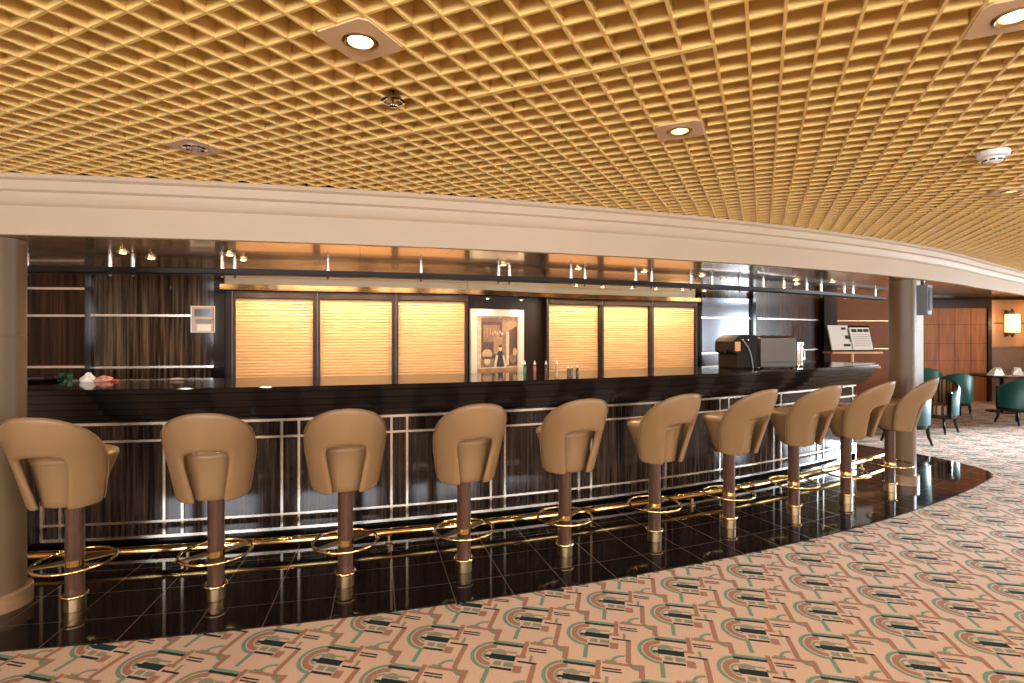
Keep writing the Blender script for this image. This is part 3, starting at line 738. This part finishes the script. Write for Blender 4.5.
# hanging rail over the counter
hr = thing('hanging_rail', 'long curved dark rail hung on chrome rods from the gold ceiling above the counter', 'hanging rail', (polar(17.0, 20)[0], polar(17.0, 20)[1], 2.10))
hl = Vector(hr.location)
def hpart(mb, name, mat, par=hr, **k):
    mb.v = [(v[0]-hl.x, v[1]-hl.y, v[2]-hl.z) for v in mb.v]; return mb.build(name, mat, par, **k)
rl = hpart(MB().sweep(arc(17.0, 3.0, 39.5, 80), [(.06, 2.105), (.065, 2.11), (.065, 2.146), (.06, 2.15), (-.06, 2.15), (-.06, 2.105)]), 'rail', M['blackmatte'], smooth=30)
for a, o in [(5.22, 0), (7.28, .02), (7.76, -.02), (10.03, .02), (10.31, -.02), (12.76, 0), (15.36, .0), (17.71, .02), (18.1, -.02), (20.13, .02), (20.71, -.02), (22.58, .02), (23.35, -.02), (25.04, 0), (26.06, 0), (27.53, 0), (28.88, 0), (30.17, 0), (31.79, 0), (32.93, 0), (35.0, 0), (35.9, 0), (38.6, 0)]:
    p = polar(17.0+o, a)
    rd = hpart(MB().tube([(p[0], p[1], 2.148), (p[0], p[1], ZS+.001)], .017, 12), 'rod', M['chrome'], smooth=60)
    hpart(MB().lathe([(.020, 0), (.020, .008), (.014, .010)][::-1], (p[0], p[1], 2.150), 16), 'ceiling_flange', M['chrome'], rd, smooth=40)
    hpart(MB().lathe([(0, 2.078), (.010, 2.082), (.012, 2.090), (.007, 2.097), (.007, 2.106), (0, 2.106)], (p[0], p[1], 0), 14), 'rod_nut', M['chrome'], rd, smooth=40)

# ------------------------------------------------------------------ things on and around the bar
# wall screen unit
p = pt(BW[1], BW[2], .80); L, a = seg_frame(BW[1], BW[2])
ws = thing('wall_screen', 'square pale wall unit with a small dark screen and paper on the veneer wall', 'wall screen', (-3.115, 5.385, 1.758), a)
W_ = .225
MB().box((0, -.035, .0+.01), (W_, .05, .265)).build('casing', plain('pale_pink_plastic', (.58, .40, .34), .4), ws, None, .006)
MB().box((.0, -.062, .075), (.155, .004, .075)).build('screen', M['screen'], ws)
MB().box((.01, -.062, -.01), (.16, .004, .045)).build('key_panel', M['grey'], ws)
MB().box((.01, -.063, -.075), (.125, .005, .065)).build('paper_slip', M['paper'], ws)
f_ = MB(); f_.box((-W_/2+.004, -.063, .01), (.008, .006, .265)); f_.box((W_/2-.004, -.063, .01), (.008, .006, .265)); f_.box((0, -.063, .139), (W_, .006, .008)); f_.box((0, -.063, -.119), (W_, .006, .008))
f_.build('rim', M['paper'], ws)
for k in range(4): MB().lathe([(0, -.070), (.006, -.069), (.007, -.06)], (.105, 0, .10-.03*k), 10, axis=(0, 1, 0)).build('button', M['taupe'], ws) if False else MB().box((.094, -.063, .10-.03*k), (.014, .006, .012)).build('button', M['taupe'], ws)
ZK = ZT
# dark tray with folder
t = thing('serving_tray', 'dark oval tray lying on the counter beside the left column', 'tray', (-3.90, 4.33, ZK), .15)
MB().lathe([(0, .0), (.15, .0), (.175, .012), (.182, .026), (.176, .026), (.168, .014), (.14, .006), (0, .006)], n=40, squash=.62).build('dish', M['black'], t, 50)
MB().lathe([(.176, .026), (.181, .031), (.186, .026), (.181, .024), (.176, .026)], n=40, squash=.62).build('rim', M['brass_br'], t, 50)
fo = MB().box((-.02, 0, .030), (.22, .13, .026), .2).build('folded_cloth', M['blackmatte'], t, None, .003); tag(fo, '', '') if False else None
t = thing('green_glass', 'small green glass standing behind the dark tray on the counter', 'glass', (-3.80, 4.47, ZK))
M['greengl'] = plain('green_glass', (.03, .20, .10), .1, var=.1, trans=.5)
MB().lathe([(0, 0), (.017, 0), (.022, .052), (.020, .052), (.015, .006), (0, .006)], n=20).build('bowl', M['greengl'], t, 40)
dup(t, (-3.72, 4.46, ZK), 0, 'small green glass right of the other green glass, behind the tray').children
# crumpled napkin
def crumple(r, seed, squash=.7):
    bm = bmesh.new(); bmesh.ops.create_icosphere(bm, subdivisions=3, radius=r); rnd = random.Random(seed)
    dirs = [(Vector((rnd.uniform(-1, 1), rnd.uniform(-1, 1), rnd.uniform(-.3, 1))).normalized(), rnd.uniform(.5, 1)) for _ in range(16)]
    for v in bm.verts:
        n = v.co.normalized(); f = 1
        for d, w in dirs: f -= .28*w*max(0, n.dot(d)-.72)*3
        v.co *= f*(1+rnd.uniform(-.05, .05)); v.co.z = max(v.co.z*squash, -r*.35)+r*.35
    m = MB(); m.add([tuple(v.co) for v in bm.verts], [tuple(v.index for v in f.verts) for f in bm.faces]); bm.free(); return m
t = thing('crumpled_napkin', 'crumpled white and pink paper napkin on the counter left of the wall screen', 'napkin', (-3.43, 4.30, ZK), .2)
crumple(.062, 3, .95).build('white_ball', M['paper'], t)
mm = crumple(.058, 9, .55); mm.v = [(x*1.3+.10, y-.01, z) for x, y, z in mm.v]; mm.build('pink_fold', plain('pink_paper', (.62, .28, .19), .7, var=.4, sc=40), t)
mm = crumple(.03, 5, .4); mm.v = [(x*1.5+.18, y-.01, z) for x, y, z in mm.v]; mm.build('red_corner', plain('red_paper', (.45, .05, .03), .7), t)
pk = crumple(.04, 12, .25); pk.v = [(x*1.9, y, z) for x, y, z in pk.v]
o = pk.build('paper_packet', plain('packet_paper', (.42, .26, .22), .5, var=.3, sc=40)); o.location = (-2.80, 4.42, ZK); tag(o, 'small crushed paper packet lying on the counter below the wall screen', 'packet')
# bottles
def bottle(px, h, col, label, grp='small pouring bottles on the counter below the picture', d=4.80):
    x = (px-512)/530*d
    t = thing('pouring_bottle', label, 'bottle', (x, d, ZK), 0, grp)
    r = .013
    MB().lathe([(0, 0), (r, 0), (r+.001, .004), (r+.001, h*.60), (r*.6, h*.74), (.007, h*.78), (0, h*.78)], n=18).build('body', plain('bottle_colour', col, .2, var=.1), t, 40)
    MB().lathe([(.010, h*.76), (.011, h*.82), (.006, h*.90), (.002, h), (0, h)], n=14).build('nozzle', M['white'], t, 40)
    return t
bottle(524.8, .145, (.03, .10, .04), 'small green bottle with pale nozzle at the right edge of the photograph, leftmost')
bottle(534.7, .145, (.35, .08, .05), 'small red bottle with pale nozzle, second from the picture')
bottle(546, .145, (.10, .03, .03), 'small dark red bottle with pale nozzle before the shutter post')
bottle(556.7, .150, (.55, .42, .26), 'tall cream bottle with pale nozzle, fourth from the picture')
bottle(568.4, .10, (.10, .09, .10), 'short dark bottle, left of the close pair')
bottle(571.6, .10, (.16, .13, .13), 'short greyish bottle touching the short dark bottle on its right')
bottle(577.3, .105, (.05, .04, .05), 'short dark bottle standing alone, rightmost of the bottles')

# coffee machine & co on the counter
th = math.atan2(2.85-CX, CY-6.0)
def onbar(px, d): return ((px-512)/530*d, d)
x, y = onbar(737, 5.93)
M['machine'] = plain('machine_casing', (.016, .010, .008), .45, var=.1, spec=.15)
cm = thing('coffee_machine', 'black coffee machine with rounded top and hanging cable on the bar', 'coffee machine', (x, y, ZK), .28)
b1 = MB(); b1.add([], []); pts = [(-.13, 0), (.14, 0), (.14, .355), (.10, .372), (-.06, .372), (-.13, .34), (-.175, .30), (-.175, .17), (-.13, .16)]
n = len(pts); b1.add([(px_, -.16, pz) for px_, pz in pts]+[(px_, .16, pz) for px_, pz in pts], [tuple(range(n)), tuple(reversed(range(n, 2*n)))]+[(i, n+i, n+(i+1) % n, (i+1) % n) for i in range(n)])
b1.build('body', M['machine'], cm, None, .012)
MB().box((-.125, -.164, .245), (.065, .01, .10)).build('label_plate', plain('amber_panel', (.70, .38, .14), .4), cm)
MB().tube([(-.17, -.1, .19), (-.235, -.1, .19)], .014, 10).build('spout_handle', M['black'], cm, 60)
MB().tube([(-.05, -.17, .30), (.0, -.175, .24), (.04, -.175, .15), (.06, -.175, .06), (.07, -.17, .005)], .007, 8).build('cable', M['grey'], cm, 60)
for k in range(2): MB().lathe([(0, -.006), (.008, -.005), (.008, .0)], (-.06+.07*k, -.162, .315), 12, axis=(0, 1, 0)).build('knob', M['silver'], cm, 40)
x, y = onbar(771.5, 5.98)
sb = thing('steel_warmer', 'plain stainless steel box unit right of the black coffee machine', 'appliance', (x, y, ZK), .12)
MB().box((0, 0, .175), (.42, .26, .33)).build('body', M['steel'], sb, None, .01)
MB().box((.0, .0, .352), (.40, .24, .02)).build('lid', M['darkframe'], sb, None, .006)
for sx in (-1, 1):
    for sy in (-1, 1): MB().lathe([(.014, 0), (.016, .012)], (sx*.18, sy*.10, 0), 12).build('foot', M['black'], sb, 40)
MB().box((0, -.133, .07), (.40, .008, .006)).build('seam', M['blackmatte'], sb)
x, y = onbar(800-2.5, 6.17)
ch = thing('chrome_dispenser', 'narrow shiny chrome dispenser right of the steel box', 'dispenser', (x, y, ZK), .4)
MB().lathe([(0, 0), (.056, 0), (.064, .01), (.055, .02), (.055, .24), (.064, .25), (.064, .28), (.04, .30), (0, .302)], n=28).build('tank', M['chrome'], ch, 40)
MB().lathe([(.012, -.09), (.012, -.05)], (0, 0, .06), 12, axis=(0, 1, 0)).build('tap', M['chrome'], ch, 40)
MB().tube([(.06, 0, .22), (.09, -.02, .20), (.09, -.02, .08), (.06, 0, .06)], .006, 8).build('gauge_tube', M['chrome'], ch, 60)

# book on a wooden stand beyond the bar
bx, by = 5.72, 8.93
bs_ = thing('book_stand', 'wooden display stand with a tray ledge beyond the right end of the bar', 'stand', (bx, by, 0), .10)
MB().box((0, -.02, 1.29), (.90, .26, .035)).build('ledge', M['standwood'], bs_, None, .006)
MB().tube([(0, 0, .04), (0, 0, 1.28)], .035, 14).build('post', M['standwood'], bs_, 50)
MB().box((0, 0, 1.05), (.82, .30, .04)).box((0, 0, 1.10), (.66, .24, .05)).build('shelf', M['standwood'], bs_, None, .006)
MB().lathe([(.24, 0), (.24, .025), (.05, .05), (0, .05)], n=32).build('base', M['standwood'], bs_, 40)
bk = thing('open_book', 'large open picture album propped on the wooden stand', 'book', (bx, by-.01, 1.330), .10)
R_ = Matrix.Rotation(-.28, 3, 'X')
def page(x0, x1, y0, y1, z0, z1, name, mat, par=bk):
    pts_ = [R_ @ Vector((x_, y_, z_)) for z_ in (z0, z1) for x_, y_ in ((x0, y0), (x1, y0), (x1, y1), (x0, y1))]
    return MB().add([(v.x, v.y-.05, v.z) for v in pts_], [(3, 2, 1, 0), (4, 5, 6, 7), (0, 1, 5, 4), (1, 2, 6, 5), (2, 3, 7, 6), (3, 0, 4, 7)]).build(name, mat, par)
page(-.40, .40, .045, .055, 0, .44, 'cover', M['black'])
pgl = page(-.37, -.01, .02, .045, .01, .44, 'page', M['paper']); pgr = page(.01, .37, .02, .045, .01, .40, 'page', M['paper'])
for (x0, x1, z0, z1) in ((-.14, -.06, .36, .40), (-.10, -.02, .20, .26), (-.15, -.03, .07, .11), (-.03, -.012, .15, .38)): page(x0, x1, .014, .019, z0, z1, 'printed_picture', M['screen'], pgl)
for (x0, x1, z0, z1) in ((.04, .13, .32, .37), (.15, .24, .32, .37), (.26, .35, .32, .37)): page(x0, x1, .014, .019, z0, z1, 'printed_picture', M['screen'], pgr)
for k in range(7): page(.05, .34, .016, .0195, .27-.032*k, .276-.032*k, 'text_line', M['grey'], pgr)
# low things seen behind the bar end
# speaker by the right column
sp = thing('loudspeaker', 'small grey wedge loudspeaker hung under the ceiling right of the column', 'loudspeaker', (4.665, 6.02, 1.83), .55)
pts = [(-.055, 0), (.045, .0), (.07, .10), (.07, .34), (-.055, .34)]
n = len(pts)
MB().add([(x_, -.07, z_) for x_, z_ in pts]+[(x_, .07, z_) for x_, z_ in pts], [tuple(range(n)), tuple(reversed(range(n, 2*n)))]+[(i, n+i, n+(i+1) % n, (i+1) % n) for i in range(n)]).build('cabinet', M['grey'], sp, None, .008)
MB().box((0, -.075, .18), (.08, .006, .26)).build('grille', M['blackmatte'], sp)
MB().box((0, 0, .48), (.03, .03, .29)).build('bracket', M['steel'], sp)
# wall sconce
sc_ = thing('wall_sconce', 'lit cylindrical wall sconce with metal ends on the far wall', 'wall lamp', (11.63, YF-.02, 1.83))
MB().lathe([(.13, -.21), (.135, -.20), (.135, .20), (.13, .21)], (0, -.16, 0), 28).build('shade', M['sconce'], sc_, 40)
MB().lathe([(0, -.33), (.02, -.32), (.035, -.27), (.05, -.25), (.03, -.21), (0, -.21)], (0, -.16, 0), 20).lathe([(0, .21), (.03, .21), (.05, .25), (.035, .27), (.02, .33), (0, .34)], (0, -.16, 0), 20).build('metal_cap', M['steel'], sc_, 40)
MB().box((0, -.02, 0), (.06, .04, .62)).box((0, -.08, .26), (.03, .14, .03)).box((0, -.08, -.26), (.03, .14, .03)).build('wall_bracket', M['steel'], sc_)
pl_ = bpy.data.lights.new('sconce_light', 'POINT'); pl_.energy = 14; pl_.color = (1, .62, .3); pl_.shadow_soft_size = .1
o = bpy.data.objects.new('sconce_light', pl_); COL.objects.link(o); o.location = (0, -.38, 0); o.parent = sc_

# ------------------------------------------------------------------ tub chairs and table
def m_stripe():
    m, nt, b = newmat('striped_upholstery'); g = nt.nodes.new('ShaderNodeTexCoord'); s = nt.nodes.new('ShaderNodeSeparateXYZ'); nt.links.new(g.outputs['Object'], s.inputs[0])
    w = nt.nodes.new('ShaderNodeMath'); w.operation = 'FRACT'; q = nt.nodes.new('ShaderNodeMath'); q.operation = 'MULTIPLY'; q.inputs[1].default_value = 9
    nt.links.new(s.outputs[0], q.inputs[0]); nt.links.new(q.outputs[0], w.inputs[0])
    r = nt.nodes.new('ShaderNodeValToRGB'); r.color_ramp.interpolation = 'CONSTANT'; e = r.color_ramp.elements
    e[0].position = 0; e[0].color = (.42, .27, .14, 1); e[1].position = .35; e[1].color = (.03, .022, .02, 1); e.new(.6).color = (.30, .18, .09, 1); e.new(.8).color = (.07, .05, .04, 1)
    nt.links.new(w.outputs[0], r.inputs[0]); nt.links.new(r.outputs[0], b.inputs['Base Color']); pset(b, rough=.8); return m
M['stripe'] = m_stripe()
def make_tub(loc, rz, label):
    """faces local -y ; curved back towards +y"""
    t = thing('tub_chair', label, 'armchair', loc, rz, 'teal tub chairs in the lounge')
    n = 30; vs = []; fs = []
    def shell(r0, r1, zt_off, name, mat, par):
        vs = []; fs = []
        for k in range(n+1):
            a = -118+236*k/n; ar = math.radians(a)
            h = .66+.20*(.5+.5*math.cos(min(PI, abs(ar)*1.35)))+zt_off; z0 = .30
            sx, cy = math.sin(ar), math.cos(ar)
            for r, z in ((r0, z0), (r0*1.02, h-.03), ((r0+r1)/2*1.02, h), (r1*1.02, h-.03), (r1*.97, z0)):
                vs.append((r*sx*1.0, r*cy*.95, z))
        for k in range(n):
            for i in range(5): fs.append((k*5+i, (k+1)*5+i, (k+1)*5+(i+1) % 5, k*5+(i+1) % 5))
        fs += [(0, 1, 2, 3, 4), tuple(reversed([n*5+i for i in range(5)]))]
        return MB().add(vs, fs).build(name, mat, par, 50, 0, 0)
    sh = shell(.255, .30, 0, 'outer_shell', M['teal'], t)
    shell(.225, .254, -.02, 'inner_back', M['stripe'], t)
    MB().lathe([(0, .30), (.225, .30), (.235, .33), (.235, .42), (.215, .45), (0, .46)], (0, -.02, 0), 28).build('seat_cushion', M['stripe'], t, 40)
    MB().lathe([(0, .24), (.25, .24), (.262, .27), (.262, .30), (0, .30)], (0, -.01, 0), 28).build('seat_frame', M['darkframe'], t, 40)
    for sx, sy in ((-1, -1), (1, -1), (-1, 1), (1, 1)):
        MB().tube([(sx*.18, sy*.17, .25), (sx*.19, sy*.18, .12), (sx*.215, sy*.215, 0)], [.026, .022, .015], 8).build('leg', M['black'], t, 60)
    for s_ in (-1, 1):
        ar = math.radians(118); MB().box((s_*.275*math.sin(ar), .275*math.cos(ar)*.95-.005, .46), (.06, .035, .42)).build('arm_post', M['black'], t, None, .01)
    return t
c0 = make_tub((5.80, 7.80, 0), math.radians(190), 'teal tub chair partly hidden by the rightmost bar stool')
for (x, y, r, l) in ((6.98, 8.72, -62, 'teal tub chair with striped seat turned left, standing alone on the carpet'),
                     (8.45, 10.15, 165, 'teal tub chair seen from behind at the near left of the table'), (8.97, 9.4, 185, 'teal tub chair seen from behind at the right edge of the photo'),
                     (9.0, 11.55, 150, 'teal tub chair at the far left by the cherry wood panel'), (11.4, 11.5, -40, 'teal tub chair on the far side of the table, right edge'), (10.0, 9.9, 200, 'teal tub chair outside the frame on the right side of the table')):
    dup(c0, (x, y, 0), math.radians(r), l)
tb = thing('dining_table', 'round dark lounge table set behind the teal tub chairs', 'table', (9.98, 10.8, 0))
MB().lathe([(0, .72), (.50, .72), (.52, .73), (.52, .75), (.50, .76), (0, .76)], n=40).build('table_top', M['darkframe'], tb, 40)
MB().lathe([(.05, .03), (.035, .10), (.035, .66), (.10, .72)], n=20).build('pedestal', M['black'], tb, 40)
MB().lathe([(0, 0), (.26, 0), (.26, .02), (.06, .045), (0, .045)], n=30).build('foot', M['black'], tb, 40)
for i, (x, y, l) in enumerate(((9.66, 10.6, 'folded white napkin at the left side of the lounge table'), (9.85, 10.75, 'folded white napkin in the middle of the lounge table'), (10.18, 10.68, 'folded white napkin at the right side of the lounge table'))):
    o = MB().add([(-.10, -.08, 0), (.10, -.08, 0), (.10, .08, 0), (-.10, .08, 0), (-.015, -.05, .15), (.02, .05, .16), (.05, -.06, .09), (-.07, .05, .08)], [(0, 3, 2, 1), (0, 1, 6, 4), (1, 2, 5, 6), (2, 3, 7, 5), (3, 0, 4, 7), (4, 6, 5, 7)]).build('folded_napkin', M['paper'])
    o.location = (x, y, .76); o.rotation_euler = (0, 0, .5*i); tag(o, l, 'napkin', 'napkins on the lounge table')
